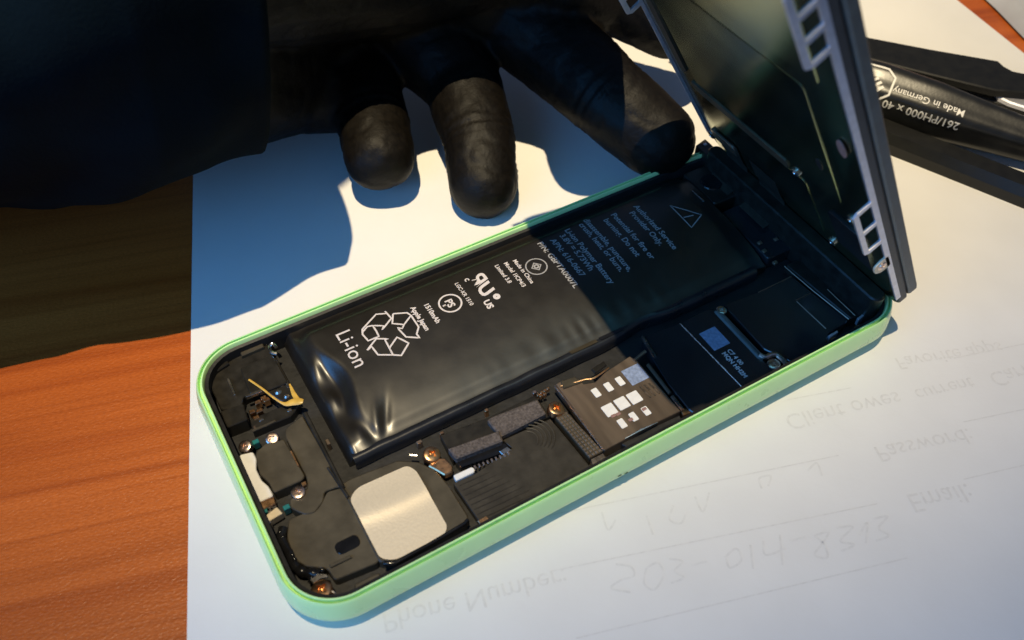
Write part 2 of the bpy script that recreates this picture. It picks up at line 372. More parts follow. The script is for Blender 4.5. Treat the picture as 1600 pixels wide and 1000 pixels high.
for i in range(NX+1):
    for j in range(NY+1):
        x = BX0+(BX1-BX0)*i/NX; y = BY0+1.0+(BY1-BY0-1.2)*j/NY; v.append((x, y, bz(x, y)))
for i in range(NX):
    for j in range(NY): q = i*(NY+1)+j; f.append((q, q+NY+1, q+NY+2, q+1))
edge = [i*(NY+1) for i in range(NX+1)]+[NX*(NY+1)+j for j in range(1, NY+1)]+[i*(NY+1)+NY for i in range(NX-1, -1, -1)]+[j for j in range(NY-1, 0, -1)]
nb = len(v); v += [(v[k][0], v[k][1], 2.5) for k in edge]
for i in range(len(edge)): j = (i+1) % len(edge); f.append((edge[i], edge[j], nb+j, nb+i))
f.append(tuple(range(nb, nb+len(edge))))
battery = link('battery', v, f, M['foil'], phone, 60)
battery['label'] = 'black foil battery pouch with white printed markings and creased end'
# folded side seam along the near long side: upper strip and lower roll
v = []; f = []; sec = [(26.3, 5.35), (25.5, 5.75), (24.9, 5.62), (24.45, 5.1), (24.35, 4.2), (24.5, 2.8)]
xs = [19.6+i*.75 for i in range(121)]
for x in xs:
    w1 = .12*mnoise.noise((x*.22, 1, 5)); dd = 1.1*math.exp(-((x-81)/4.5)**2)
    v += [(x, y+w1+dd*.9*(k > 0), z+w1*.6) for k, (y, z) in enumerate(sec)]
ns = len(sec)
for i in range(len(xs)-1):
    for k in range(ns-1): q = i*ns+k; f.append((q, q+1, q+ns+1, q+ns))
on('side_seam', (v, f), M['seam'], battery, 70)
for xa, xb in ((64.6, 70.6), (71.4, 76.6)):
    on('tape_tab', merge(*[(lambda P: ([(x, y, z+.05) for x, y, z in P], [(0, 1, 2, 3)]))([(xa, 26.35, 5.42), (xb, 26.35, 5.42), (xb, 25.3, 5.86), (xa, 25.3, 5.86)])]), M['tape'] if xa < 70 else M['seam'], battery, None)
# prints, reading from the far side to the near side
bh = lambda x, y: bz(x, y)+.035
XD = (0, -1); YD = (1, 0)
def bt(body, size, x, y, m='print', al='LEFT', bold=.012, par=None): return sheet('lettering', text_data(body, size, (x, y), XD, YD, bh, al, bold), M[m], battery)
bt('Li-ion', 4.15, 27.4, 50.4, bold=.0)
# recycling symbol: three outlined folded arrows, traced on the flat foil
def ol(pts, wd=.34, closed=False, n=7): return flat_line(dense(poly(7, pts, 7.45), .5, closed), wd, bh, closed)
arrows = [[[(392, 418), (400, 432), (338, 436), (256, 528), (258, 560), (292, 598), (356, 572), (340, 540), (318, 506), (384, 508), (376, 532), (430, 462), (392, 418)], [(318, 506), (286, 512), (258, 545)]],
          [[(440, 434), (436, 494), (506, 500), (548, 444), (524, 428), (440, 434)], [(548, 444), (594, 514), (582, 556), (600, 578), (518, 574), (466, 520), (496, 524), (506, 500)]],
          [[(286, 654), (310, 622), (340, 586), (412, 586), (392, 592), (440, 680), (350, 680), (312, 632), (286, 654)], [(440, 680), (418, 640), (464, 576), (534, 610), (490, 682), (440, 680)]]]
for a in arrows: sheet('recycling_arrow', merge(*[ol(s) for s in a]), M['print'], battery)
def circ(cx, cy, r, wd): return flat_line([(cx+r*math.cos(t*math.pi/24), cy+r*math.sin(t*math.pi/24)) for t in range(48)], wd, bh, True)
bt('1510mAh', 1.4, 45.2, 48.6, bold=.035); bt('Apple Japan', 1.4, 42.6, 49.1, bold=.035)
c = zp(7, 783, 370, 7.45); sheet('round_mark', merge(circ(c.x, c.y, 2.2, .34), text_data('PS', 2.1, (c.x-.75, c.y), XD, YD, bh, 'CENTER', .03), text_data('E', .9, (c.x-1.6, c.y), XD, YD, bh, 'CENTER', .03)), M['print'], battery)
# recognised-component mark
c = zp(7, 985, 268, 7.45)
sheet('component_mark', merge(text_data('\u042fU', 4.2, (c.x-1.5, c.y+.1), XD, YD, bh, 'CENTER', .035, -.28)), M['print'], battery)
bt('c', 1.9, 55.2, 50.6, bold=.02); bt('US', 1.9, 55.6, 43.6, bold=.04); sheet('registered_mark', merge(circ(58.6, 43.4, .42, .62)), M['print'], battery)
bt('LGC-KR 1510', 1.15, 53.0, 50.5, bold=.02)
for k, s in enumerate(('Made in China  01', 'Model 1ICP4/34/90', 'Limited 3.8V  1510')): bt(s[:11+2*(2-k)], 1.25, 66.2-1.95*k, 50.2+.3*k, 'print' if k else 'print', bold=.02)
c = zp(8, 232, 635, 7.5); sheet('round_mark', merge(circ(c.x, c.y, 2.15, .26), flat_line([(c.x-1.05, c.y), (c.x, c.y+1.05), (c.x+1.05, c.y), (c.x, c.y-1.05)], .3, bh, True), circ(c.x, c.y, .42, .34)), M['print_dim'], battery)
lines = ['P/N: GBPTA0007L', 'APN: 616-0667', '3.8V = 5.73Wh', 'Li-ion Polymer Battery', 'crush, heat, or burn.', 'disassemble, puncture,', 'burning. Do not', 'Potential for fire or', 'Provider Only.', 'Authorized Service', 'WARNING']
starts = [(250, 480), (330, 462), (388, 432), (420, 397), (508, 362), (535, 332), (662, 336), (708, 302), (822, 292), (850, 252)]
pa = zp(8, 420, 397, 7.6); pb = zp(8, 712, 722, 7.6); d0 = text_data(lines[3], 1, (0, 0), (1, 0), (0, 1), lambda x, y: 0)
tsz = (pa.y-pb.y)/max(q[0] for q in d0[0])
for k, q in enumerate(starts):
    p = zp(8, *q, 7.6); bt(lines[k], tsz, p.x-.3*tsz, p.y, 'print_dim', bold=.018)
tri = poly(8, [(1065, 258), (1262, 312), (1200, 390)], 7.4)
sheet('warning_triangle', merge(flat_line(dense(tri, .8, True), .22, bh, True), flat_line(dense(poly(8, [(1150, 330), (1212, 316)], 7.4), .5), .26, bh)), M['print_dim'], battery)

# ------------------------------------------------------------------ lower end: jack, dock, microphone blocks
def pp(name, n, pts, z0, z1, m, parent=phone, bev=.15, rnd=0, lab=None):
    p = poly(n, pts, z1)
    if rnd: p = rounded(p, rnd)
    o = prism(name, p, z0, z1, M[m], parent, bev)
    if lab: o['label'] = lab
    return o
jack = pp('jack_module', 1, [(160, 420), (330, 300), (540, 190), (560, 250), (600, 300), (740, 560), (640, 590), (520, 510), (400, 560), (390, 640), (260, 640)], 2.6, 5.2, 'plastic', rnd=.5)
pp('cover_plate', 1, [(380, 380), (580, 290), (680, 470), (500, 540), (440, 540)], 5.2, 5.75, 'plastic', jack, rnd=.4)
pp('rib', 1, [(375, 268), (520, 215), (528, 245), (390, 305)], 5.2, 6.1, 'tape', jack)
pp('rib', 1, [(200, 390), (300, 330), (312, 350), (215, 412)], 5.2, 5.9, 'plastic', jack)
pp('metal_strip', 1, [(295, 445), (312, 440), (352, 545), (338, 552)], 5.2, 5.8, 'steel', jack, .06)
pp('comb_contact', 1, [(410, 550), (512, 510), (518, 524), (418, 562)], 5.2, 6.0, 'steel', jack, .06)
pp('side_block', 1, [(255, 650), (400, 600), (430, 700), (300, 752)], 2.6, 5.9, 'plastic', rnd=.4)
pp('shelf', 1, [(440, 700), (640, 620), (760, 600), (700, 680), (460, 780)], 2.6, 4.6, 'plastic', rnd=.3)
pp('edge_line', 1, [(450, 765), (600, 700), (604, 712), (456, 778)], 4.6, 4.85, 'tape')
clip = on('spring_clip', tube_data(smooth_path([zp(1, *q, 6.3) for q in ((612, 292), (575, 280), (565, 245), (585, 228), (606, 250))]), .33, 8), M['steel'])
on('clip_arm', tube_data([zp(1, *q, 5.6) for q in ((575, 290), (610, 360), (650, 430))], [.16, .14, .08], 6), M['steel'], clip)
pp('clip_foot', 1, [(660, 462), (676, 456), (690, 498), (676, 504)], 4.5, 5.6, 'steel', clip, .05)
ribbon_p = smooth_path([zp(1, *q, z) for q, z in (((435, 452), 6.2), ((520, 510), 6.3), ((600, 572), 6.2), ((660, 604), 5.9), ((715, 592), 6.0), ((775, 588), 6.3))], 5)
rib = []
for i, p in enumerate(ribbon_p): rib.append(.20+.55*sst(12, 20, i)*sst(27, 22, i))
on('amber_ribbon', tube_data(ribbon_p, rib, 8, True, .35), M['yellow'], phone, 60)
on('amber_tail', tube_data([zp(1, *q, 5.4) for q in ((690, 480), (715, 540), (740, 580))], [.15, .4, .5], 8, True, .3), M['yellow'], phone, 60)
for q, r in (((615, 520), .95), ((668, 548), .72)):
    p = zp(1, *q, 5.9); on('solder_post', merge(tube_data([(p.x, p.y, 3), (p.x, p.y, 5.5), (p.x, p.y, 5.8)], [r*.7, r*.7, r*.35], 10)), M['steel'])
for q in ((490, 590), (545, 575), (455, 650), (500, 640), (480, 685), (525, 560)):
    p = zp(1, *q, 4.9); on('component', prism_data(box(p.x-.55, p.x+.55, p.y-.4, p.y+.4, .1), 3.4, 4.9+random.uniform(-.15, .2), .12), M['copper' if random.random() < .6 else 'steel'])
for (u_, v_, hw, hh, hz, mm_) in ((330, 560, .35, .25, 4.9, 'steel'), (355, 600, .5, .3, 4.7, 'nickel'), (372, 640, .3, .3, 4.8, 'copper'), (408, 655, .4, .25, 4.9, 'steel'), (398, 668, .25, .5, 4.7, 'rose'), (452, 640, .4, .3, 5.0, 'steel'),
        (468, 668, .3, .3, 4.6, 'copper'), (440, 600, .3, .5, 5.4, 'nickel'), (512, 690, .3, .6, 4.6, 'nickel'), (655, 690, .5, .3, 4.6, 'nickel'), (690, 676, .4, .25, 4.5, 'copper'), (760, 640, .35, .3, 4.6, 'copper'),
        (835, 612, .4, .3, 4.7, 'rose'), (735, 832, .6, .2, 4.4, 'copper'), (852, 770, .5, .22, 4.5, 'steel'), (946, 716, .4, .25, 4.6, 'rose'), (1072, 655, .4, .3, 4.6, 'copper'), (1250, 562, .6, .2, 4.9, 'nickel'), (1280, 545, .5, .2, 4.9, 'rose'), (700, 850, .7, .18, 4.3, 'rose'), (420, 815, .3, .3, 4.8, 'steel'), (408, 760, .3, .4, 4.6, 'steel')):
    p = at(u_, v_, hz); on('component', prism_data(box(p.x-hw, p.x+hw, p.y-hh, p.y+hh, .08), 2.6, hz, .08), M[mm_])
# charging port flex with its covers and screws
pp('port_plate', 9, [(275, 300), (340, 240), (470, 210), (620, 470), (600, 500), (400, 590), (365, 520), (300, 460), (278, 380)], 2.6, 5.3, 'tape', rnd=.4)
pp('white_bracket', 9, [(155, 320), (250, 298), (275, 350), (272, 420), (310, 500), (362, 545), (396, 610), (295, 655), (250, 560), (205, 450), (168, 370)], 4.4, 5.15, 'white', rnd=.4, lab='white insulating strip beside the charging port')
pp('gold_foot', 9, [(300, 660), (400, 618), (412, 668), (320, 712)], 3.5, 4.9, 'copper', bev=.1)
pp('white_foot', 9, [(345, 748), (420, 690), (462, 735), (358, 796)], 3.2, 4.9, 'sticker', bev=.1, rnd=.2)
for q, mm_ in (((345, 712), 'teal_chip'), ((372, 708), 'steel'), ((400, 700), 'steel'), ((488, 690), 'teal_chip'), ((270, 225), 'teal_chip')):
    p = zp(9, *q, 4.7); on('component', prism_data(box(p.x-.55, p.x+.55, p.y-.45, p.y+.45, .12), 3.0, 4.7, .1), M[mm_])
pp('copper_edge', 9, [(512, 294), (526, 290), (580, 398), (568, 404)], 4.6, 5.55, 'copper', bev=.06)
screw(zp(9, 385, 203, 5.4), 'rose', .3, (.15, -.2), 1.05); screw(zp(9, 190, 258, 5.3), 'rose', .8, (-.15, -.25), 1.05); screw(zp(9, 570, 582, 5.5), 'rose', .1, s=1.12)
pp('bezel_spring', 9, [(590, 520), (625, 505), (632, 530), (604, 548)], 4.8, 5.5, 'copper', bev=.08)
pp('cover_tape', 9, [(480, 140), (600, 40), (900, 560), (860, 545), (760, 580), (750, 650), (690, 730), (620, 745), (520, 700), (510, 640), (640, 560), (630, 480), (480, 190)], 2.6, 5.0, 'tape', rnd=.5, lab='charcoal adhesive cover over the charging port cable')
pp('antenna_cover', 2, [(570, 405), (640, 375), (720, 355), (755, 290), (770, 260), (850, 238), (1045, 610), (1030, 632), (810, 722), (770, 660), (660, 650), (600, 610), (560, 500)], 2.6, 4.8, 'tape', rnd=.6, lab='charcoal moulded antenna cover in the rounded corner')
pp('cover_rib', 2, [(780, 640), (890, 590), (900, 602), (790, 655)], 4.8, 5.25, 'tape', bev=.1)
p = zp(2, 880, 540, 4.85); on('dimple', merge(prism_data(rrect(p.x-2.1, p.x+2.0, p.y-1.0, p.y+1.3, .9, 4), 4.7, 5.0, .12)), M['gloss'])
blob = smooth_path([zp(2, *q, z) for q, z in (((545, 450), 4.3), ((535, 510), 4.2), ((575, 580), 4.2), ((600, 640), 4.1), ((650, 680), 4.2), ((740, 690), 4.7))], 5)
on('glossy_sealant', tube_data(blob, [.9+.35*mnoise.noise((i*.6, 2, 1)) for i in range(len(blob))], 9), M['gloss'], phone, 70)
for q in ((540, 495), (525, 470), (600, 610), (590, 590), (720, 690), (745, 665), (690, 710)):
    p = zp(2, *q, 5.1); on('sealant_bead', tube_data([(p.x-.3, p.y, 4.2), (p.x, p.y, 4.9), (p.x+.15, p.y+.1, 5.2)], [.55, .45, .2], 8), M['gloss'], phone, 80)
pp('silver_flap', 2, [(680, 720), (725, 685), (768, 690), (775, 705), (735, 712), (700, 738)], 4.9, 5.3, 'steel', bev=.08)
screw(zp(2, 740, 765, 5.6), 'copper', .5, (-.1, .1), 1.5)
on('wire_hook', tube_data(smooth_path([zp(2, *q, 5.2) for q in ((795, 780), (812, 792), (815, 815), (812, 838))]), .22, 7), M['steel'])
sl = poly(2, [(905, 745), (1040, 678), (1060, 712), (925, 782)], 5.2); prism('microphone_gasket', rounded(sl, 1.0), 3.2, 5.2, M['tape'], phone, .2)
pp('gasket_tail', 2, [(1065, 690), (1105, 670), (1112, 690), (1072, 712)], 3.2, 4.6, 'plastic')
# ------------------------------------------------------------------ loudspeaker
sp_ = poly(10, [(250, 390), (330, 340), (700, 195), (870, 205), (1000, 270), (1110, 390), (1265, 640), (1240, 700), (690, 985), (560, 990), (300, 480)], 5.0)
speaker = prism('loudspeaker', rounded(sp_, .6), 2.6, 5.0, M['tape'], phone, .25)
speaker['label'] = 'charcoal loudspeaker box carrying a pale silver sticker'
st_ = poly(10, [(330, 500), (390, 410), (780, 235), (850, 275), (1095, 710), (1075, 770), (690, 975), (570, 965)], 5.12)
# sticker: gently buckled sheet
sv = []; sf = []
R_ = rounded(st_, 1.6, 6); cx_ = sum(q[0] for q in R_)/len(R_); cy_ = sum(q[1] for q in R_)/len(R_); nr = 30
def szz(x, y): t = y-14.0+.16*(x-21)-.05*(x-18)**2*.2; return 5.09+.28*math.exp(-(t/(1.6 if t < 0 else 3.4))**2)
def xr(y):
    c = []
    for i in range(len(R_)):
        (xa, ya), (xb, yb) = R_[i], R_[(i+1) % len(R_)]
        if (ya-y)*(yb-y) <= 0 and abs(yb-ya) > 1e-9: c.append(xa+(xb-xa)*(y-ya)/(yb-ya))
    return min(c), max(c)
ymin = min(q[1] for q in R_)+.002; ymax = max(q[1] for q in R_)-.002; NRW, NCL = 48, 30
for j in range(NRW+1):
    y = (ymin+ymax)/2-(ymax-ymin)/2*math.cos(math.pi*j/NRW); xa, xb = xr(y)
    for i in range(NCL+1): x = xa+(xb-xa)*i/NCL; sv.append((x, y, szz(x, y)))
for j in range(NRW):
    for i in range(NCL): q = j*(NCL+1)+i; sf.append((q, q+1, q+NCL+2, q+NCL+1))
stk = on('sticker', (sv, sf), M['sticker'], speaker, 80)
on('speaker_lip', tube_data([zp(10, *q, 5.0) for q in ((690, 1000), (960, 850), (1230, 690), (1255, 660))], .35, 8), M['gloss'], speaker, 70)
on('gasket_bead', tube_data([zp(10, *q, 4.8) for q in ((600, 1000), (660, 1005), (720, 985))], [.5, .6, .4], 8), M['gloss'], speaker, 70)
pp('divider_bar', 9, [(600, 20), (632, 8), (905, 545), (880, 560)], 2.6, 5.6, 'plastic', bev=.2)
on('divider_rail', prism_data([tuple(q) for q in poly(10, [(150, 250), (170, 240), (330, 470), (310, 490)], 5.5)], 2.6, 5.5, .15), M['plastic'])

# ------------------------------------------------------------------ flex with connectors and foam
screw(zp(3, 222, 515, 5.6), 'copper', .4, (.2, .1), 1.35)
on('copper_lug', prism_data(rounded(poly(3, [(190, 590), (250, 545), (300, 540), (350, 590), (345, 630), (300, 650), (230, 610)], 5.0), .4), 3.8, 5.0, .2), M['copper'])
on('steel_pin', tube_data([zp(10, 800, 155, 5.2), zp(10, 860, 160, 5.2)], .3, 8), M['steel'])
pp('board_edge', 3, [(270, 400), (570, 290), (860, 150), (960, 280), (640, 420), (350, 560), (310, 480)], 2.6, 4.3, 'plastic')
pp('foam_pad', 3, [(318, 480), (640, 368), (664, 432), (372, 545)], 4.3, 6.0, 'foam', bev=.25, rnd=.25)
pp('foam_pad', 3, [(565, 305), (590, 285), (878, 172), (934, 262), (655, 405), (618, 370)], 4.4, 5.7, 'foam', bev=.25, rnd=.25)
pp('connector', 3, [(366, 560), (672, 446), (716, 490), (400, 600)], 2.6, 4.6, 'gloss', bev=.1)
pp('connector_cap', 3, [(640, 500), (690, 470), (715, 490), (660, 520)], 4.6, 5.0, 'steel', bev=.08)
for i in range(9):
    t = i/8; a = zp(3, 490+(700-490)*t, 598+(512-598)*t, 4.75); on('connector_pin', prism_data(box(a.x-.18, a.x+.18, a.y-.35, a.y+.35, .05), 4.0, 4.75, .04), M['rose'])
pp('white_connector', 3, [(352, 650), (470, 596), (488, 612), (484, 630), (370, 684)], 4.0, 5.0, 'white', bev=.12, rnd=.3)
flex = pp('dock_flex', 3, [(352, 700), (490, 640), (720, 480), (660, 430), (960, 296), (1206, 600), (530, 960)], 3.2, 4.6, 'flex', bev=.1, rnd=.15)
flex['label'] = 'dark ribbed flex cable between loudspeaker and card tray'
for i in range(8):        # straight conductor ridges
    t = (i+.5)/8; a = zp(3, 380+150*t, 700+240*t, 4.66); b = zp(3, 560+330*t, 620+150*t, 4.66)
    on('conductor_ridge', tube_data([a, a.lerp(b, .5), b], [.09, .12, .03], 5, True, .5), M['flex'], flex)
for i in range(5):        # curved ridges at the bend
    r = 2.0+i*.62; c = zp(3, 800, 440, 4.62)
    on('conductor_ridge', tube_data([(c.x+r*1.25*math.cos(t), c.y+r*math.sin(t), 4.66) for t in [math.radians(-55+9*k) for k in range(14)]], [.02]+[.15]*12+[.02], 5, True, .5), M['flex'], flex)
pp('cable_end', 3, [(505, 935), (560, 905), (575, 925), (525, 958)], 4.6, 4.85, 'copper', bev=.05)
# woven ground strip
gs = poly(3, [(985, 280), (1060, 250), (1290, 500), (1205, 545)], 4.9); grd = prism('ground_strip', gs, 3.0, 4.9, M['tape'], phone, .1)
cells = []
P_ = [Vector(q) for q in gs]
for i in range(14):
    for j in range(4):
        a, b = (i+.18)/14, (i+.82)/14; c, d = (j+.18)/4, (j+.82)/4
        g = lambda s, t: (P_[0].lerp(P_[3], s)).lerp(P_[1].lerp(P_[2], s), t)
        cells.append(prism_data([g(a, c), g(b, c), g(b, d), g(a, d)], 4.88, 5.02, .04))
o = on('ground_mesh', merge(*cells), M['nickel'], grd, None); o['kind'] = 'stuff'
pp('strip_foot', 3, [(1210, 550), (1290, 510), (1310, 540), (1225, 600)], 3.0, 4.7, 'rose', bev=.1)
pp('edge_spring', 3, [(1045, 688), (1080, 680), (1100, 690), (1060, 704)], 4.0, 5.2, 'steel', bev=.06)
screw(zp(3, 1000, 228, 5.7), 'copper', .2, (.1, .2), 1.35)
for q in ((885, 145), (905, 130), (925, 118), (945, 105), (900, 150), (925, 140)):
    p = zp(3, *q, 4.9); on('solder_dot', prism_data(box(p.x-.3, p.x+.3, p.y-.25, p.y+.25, .1), 4.0, 4.9, .08), M['copper'])
# ------------------------------------------------------------------ card tray
tray = pp('card_tray', 4, [(95, 600), (130, 580), (215, 575), (240, 600), (300, 590), (350, 540), (480, 455), (520, 480), (745, 740), (620, 800), (350, 945)], 2.8, 5.3, 'nickel', bev=.12)
tray['label'] = 'brushed brown metal card tray with nine pale contact windows'
def quad_at(n, cx, cy, hw, hh, ang, z):
    ca, sa = math.cos(ang), math.sin(ang)
    return [(cx+ca*a-sa*b, cy+sa*a+ca*b) for a, b in ((-hw, -hh), (hw, -hh), (hw, hh), (-hw, hh))]
for (cx, cy, hw, hh) in ((305, 645, 1.0, .62), (370, 615, 1.0, .62), (430, 585, 1.0, .62), (375, 735, 1.25, 1.15), (440, 700, 1.25, 1.15), (505, 670, 1.25, 1.15), (440, 805, 1.0, .62), (500, 770, .95, .6), (565, 740, .95, .6)):
    c = zp(4, cx, cy, 5.32); prism('contact_pad', rrect(c.x-hh, c.x+hh, c.y-hw, c.y+hw, .2, 3), 5.25, 5.37, M['white'], tray, .03)
for (cx, cy) in ((420, 755), (485, 785), (555, 730), (395, 765)):
    c = zp(4, cx, cy, 5.4); prism('pink_mark', rrect(c.x-.45, c.x+.45, c.y-.3, c.y+.3, .1, 2), 5.37, 5.41, M['pink'], tray, 0)
c = zp(4, 508, 550, 5.32); prism('blank_patch', rrect(c.x-1.9, c.x+1.9, c.y-1.9, c.y+1.9, .1, 2), 5.28, 5.34, M['code'], tray, .02)
for k in range(3):
    a = zp(4, 530+24*k, 610-8*k, 5.36); b = zp(4, 590+24*k, 670-10*k, 5.36); on('printed_bar', flat_line([a, b], .42, lambda x, y: 5.345), M['rose'], tray, None)
sp2 = smooth_path([zp(4, *q, z) for q, z in (((120, 612), 5.5), ((200, 592), 5.6), ((245, 578), 5.7), ((285, 572), 5.8), ((330, 545), 5.7), ((370, 515), 5.5))], 4)
on('tray_spring', tube_data(sp2, .18, 7), M['copper'], tray)
pp('latch_block', 4, [(120, 585), (195, 560), (225, 590), (135, 622)], 5.3, 5.75, 'tape', tray)
pp('latch_block', 4, [(280, 520), (345, 480), (360, 500), (300, 545)], 5.3, 5.7, 'plastic', tray)
on('bright_edge', tube_data([zp(4, 455, 885, 5.3), zp(4, 540, 840, 5.35), zp(4, 625, 800, 5.3)], [.1, .28, .12], 7), M['steel'], tray)
on('tray_side', tube_data([zp(4, 90, 610, 5.2), zp(4, 345, 945, 5.2)], .2, 6), M['rose'], tray)
for t in (.3, .55, .75):
    p = zp(4, 90+255*t, 612+335*t, 5.3); screw_ = on('side_dimple', tube_data([(p.x, p.y, 4.8), (p.x, p.y, 5.5)], [.3, .15], 7), M['rose'], tray)
pp('dark_slot', 4, [(420, 905), (620, 815), (740, 760), (752, 790), (480, 935)], 2.8, 4.2, 'cavity')
# ------------------------------------------------------------------ logic board shields
sh1 = pp('shield_can', 4, [(548, 358), (605, 330), (740, 280), (870, 215), (920, 208), (1232, 532), (1200, 560), (815, 752), (790, 735), (680, 600), (600, 470)], 2.8, 5.3, 'shield', bev=.18, rnd=.3)
sh1['label'] = 'glossy black shield can with a blank code patch and two printed lines'
on('shield_seam', tube_data([zp(4, 742, 284, 5.31), zp(4, 1062, 612, 5.31)], .13, 5), M['rose'], sh1)
on('bright_flange', tube_data([zp(4, *q, 5.15) for q in ((812, 755), (1000, 655), (1235, 535))], .24, 6), M['rose'], sh1)
c = zp(4, 915, 355, 5.34); prism('blank_label', rrect(c.x-1.9, c.x+1.9, c.y-3.0+.2, c.y+2.0, .1, 2), 5.29, 5.34, M['code'], sh1, .01)
h53 = lambda x, y: 5.345
a = zp(4, 985, 425, 5.34); sheet('lettering', text_data('C7 4 00', 1.25, a, XD, YD, h53, 'LEFT', .03), M['print'], sh1)
a = zp(4, 958, 440, 5.34); sheet('lettering', text_data('MQN HH2M', 1.25, a, XD, YD, h53, 'LEFT', .04), M['print'], sh1)
for (x0, y0, x1, y1, m) in ((545, 355, 612, 460, 'steel'), (575, 500, 690, 650, 'nickel'), (700, 665, 755, 735, 'rose'), (500, 480, 560, 430, 'nickel')):
    on('frame_rail', tube_data([zp(4, x0, y0, 5.2), zp(4, x1, y1, 5.3)], .38, 8), M[m])
pp('rail_foot', 4, [(740, 730), (790, 725), (800, 750), (760, 765)], 3, 4.8, 'copper', bev=.1)
bar = pp('shield_bridge', 5, [(232, 440), (262, 420), (300, 455), (545, 712), (560, 750), (520, 745)], 3.5, 5.7, 'frame_grey', bev=.3, rnd=.3)
on('bridge_hook', tube_data(smooth_path([zp(5, *q, 5.7) for q in ((530, 725), (565, 742), (600, 728), (640, 728), (680, 760), (705, 795))]), .5, 9), M['rose'], bar)
screw(zp(5, 282, 432, 5.7), 'steel', .3, s=.95); screw(zp(5, 622, 782, 5.4), 'rose', .6, s=1.15)
sh2 = pp('shield_can', 5, [(295, 400), (480, 330), (730, 216), (760, 230), (870, 318), (1105, 498), (1090, 520), (985, 580), (960, 650), (740, 775), (560, 690)], 2.8, 5.3, 'shield', bev=.18, rnd=.3)
sh2['label'] = 'wide glossy black shield can next to the camera end'
for pts in (((520, 320), (735, 216)), ((690, 150), (880, 312), (1110, 495)), ((765, 370), (860, 325)), ((770, 378), (960, 556)), ((970, 300), (1150, 470))):
    on('shield_edge', tube_data([zp(5, *q, 5.36) for q in pts], .11, 5), M['nickel'], sh2)
pp('top_block', 5, [(700, 140), (1000, 20), (1240, 180), (1290, 330), (1180, 470), (1120, 490)], 2.8, 5.2, 'plastic', bev=.2, rnd=.4)
for (x0, y0, x1, y1, h_) in ((975, 600, 1035, 565, 5.6), (1165, 485, 1232, 435, 5.9)):
    on('bright_tab', prism_data(poly(5, [(x0, y0), (x1, y1), (x1+6, y1+14), (x0+10, y0+16)], h_), 4.2, h_, .08), M['clip'])
screw(zp(5, 1030, 635, 5.5), 'copper', .4, (-.2, .1), 1.15); screw(zp(5, 1185, 555, 5.5), 'copper', .9, (-.2, .1), 1.1)
on('shield_lip', tube_data([zp(5, *q, 5.0) for q in ((655, 780), (740, 748), (900, 680), (930, 690))], .18, 6), M['frame_grey'])
# camera end, in the shade of the raised screen
camblk = prism('camera_module', rrect(113.6, 121.5, 44, 55.5, .8), 2.6, 6.6, M['plastic'], phone, .3)
p = Vector((117.4, 50, 6.6)); on('lens_ring', merge(tube_data([(p.x, p.y, 6.5), (p.x, p.y, 6.9)], [2.6, 2.4], 20)), M['gloss'], camblk)
prism('connector_cover', rrect(113.6, 122, 26, 42, .6), 2.6, 5.8, M['shield'], phone, .2)
for q in ((545, 690), (455, 710), (480, 755), (540, 820)):
    p = zp(6, *q, 6.0); on('component', prism_data(box(p.x-.5, p.x+.5, p.y-.4, p.y+.4, .1), 5.6, 6.1, .1), M['nickel'])
on('bright_sliver', tube_data([zp(8, 1205, 152, 7.5), zp(8, 1282, 220, 7.5)], [.1, .22], 6), M['steel'])
hc = on('hinge_cable', tube_data(smooth_path([zp(6, *q, z) for q, z in (((265, 300), 8.0), ((340, 360), 8.6), ((440, 450), 8.8), ((520, 505), 8.6), ((590, 545), 8.2))], 4), .14, 6), M['steel'])
pp('hinge_connector', 6, [(95, 170), (150, 130), (280, 250), (235, 290)], 5.0, 9.0, 'plastic', rnd=.4)
for q in ((190, 232), (240, 272), (150, 160), (225, 190)):
    p = zp(6, *q, 9.2); on('contact', prism_data(box(p.x-.4, p.x+.4, p.y-.35, p.y+.35, .1), 8.6, 9.25, .08), M['clip'])
pp('hinge_clip', 6, [(262, 245), (312, 215), (318, 226), (272, 258)], 8.2, 9.4, 'clip', bev=.08)

# ------------------------------------------------------------------ raised screen
TH = math.radians(58); HX, HZ = 124.9, 8.5
DD = Vector((-math.cos(TH), 0, math.sin(TH))); DN = Vector((-math.sin(TH), 0, -math.cos(TH)))
def dp(s, y, n): return Vector((HX, y, HZ))+DD*s+DN*n
def dslab(y0, y1, s0, s1, n0, n1, r=7.0, bev=.25, k=6):
    base = rrect(s0, s1, y0, y1, r, k); ins_ = inset(base if area2(base) > 0 else base[::-1], bev); base = base if area2(base) > 0 else base[::-1]
    v = []; f = []; n = len(base)
    for q, nn in ((ins_, n0), (base, n0+(bev if n1 > n0 else -bev)), (base, n1-(bev if n1 > n0 else -bev)), (ins_, n1)): v += [dp(s, y, nn) for s, y in q]
    for r_ in range(3):
        for i in range(n): j = (i+1) % n; f.append((r_*n+i, r_*n+j, (r_+1)*n+j, (r_+1)*n+i))
    f.append(tuple(range(n))[::-1]); f.append(tuple(range(3*n, 4*n))); return v, f
disp = link('screen_assembly', *dslab(1.0, 58.2, .3, 120.5, -1.95, -.05, 4, .2), M['frame_dark'], phone, 30)
disp['label'] = 'raised screen assembly with black back plate and pale steel clips'
on('glass_panel', dslab(.7, 58.5, 0.6, 121.0, -4.3, -2.3, 5, .3), M['frame_grey'], disp)
on('edge_gasket', dslab(1.3, 57.9, 2.4, 120.6, -2.35, -1.9, 5, .05), M['cavity'], disp)
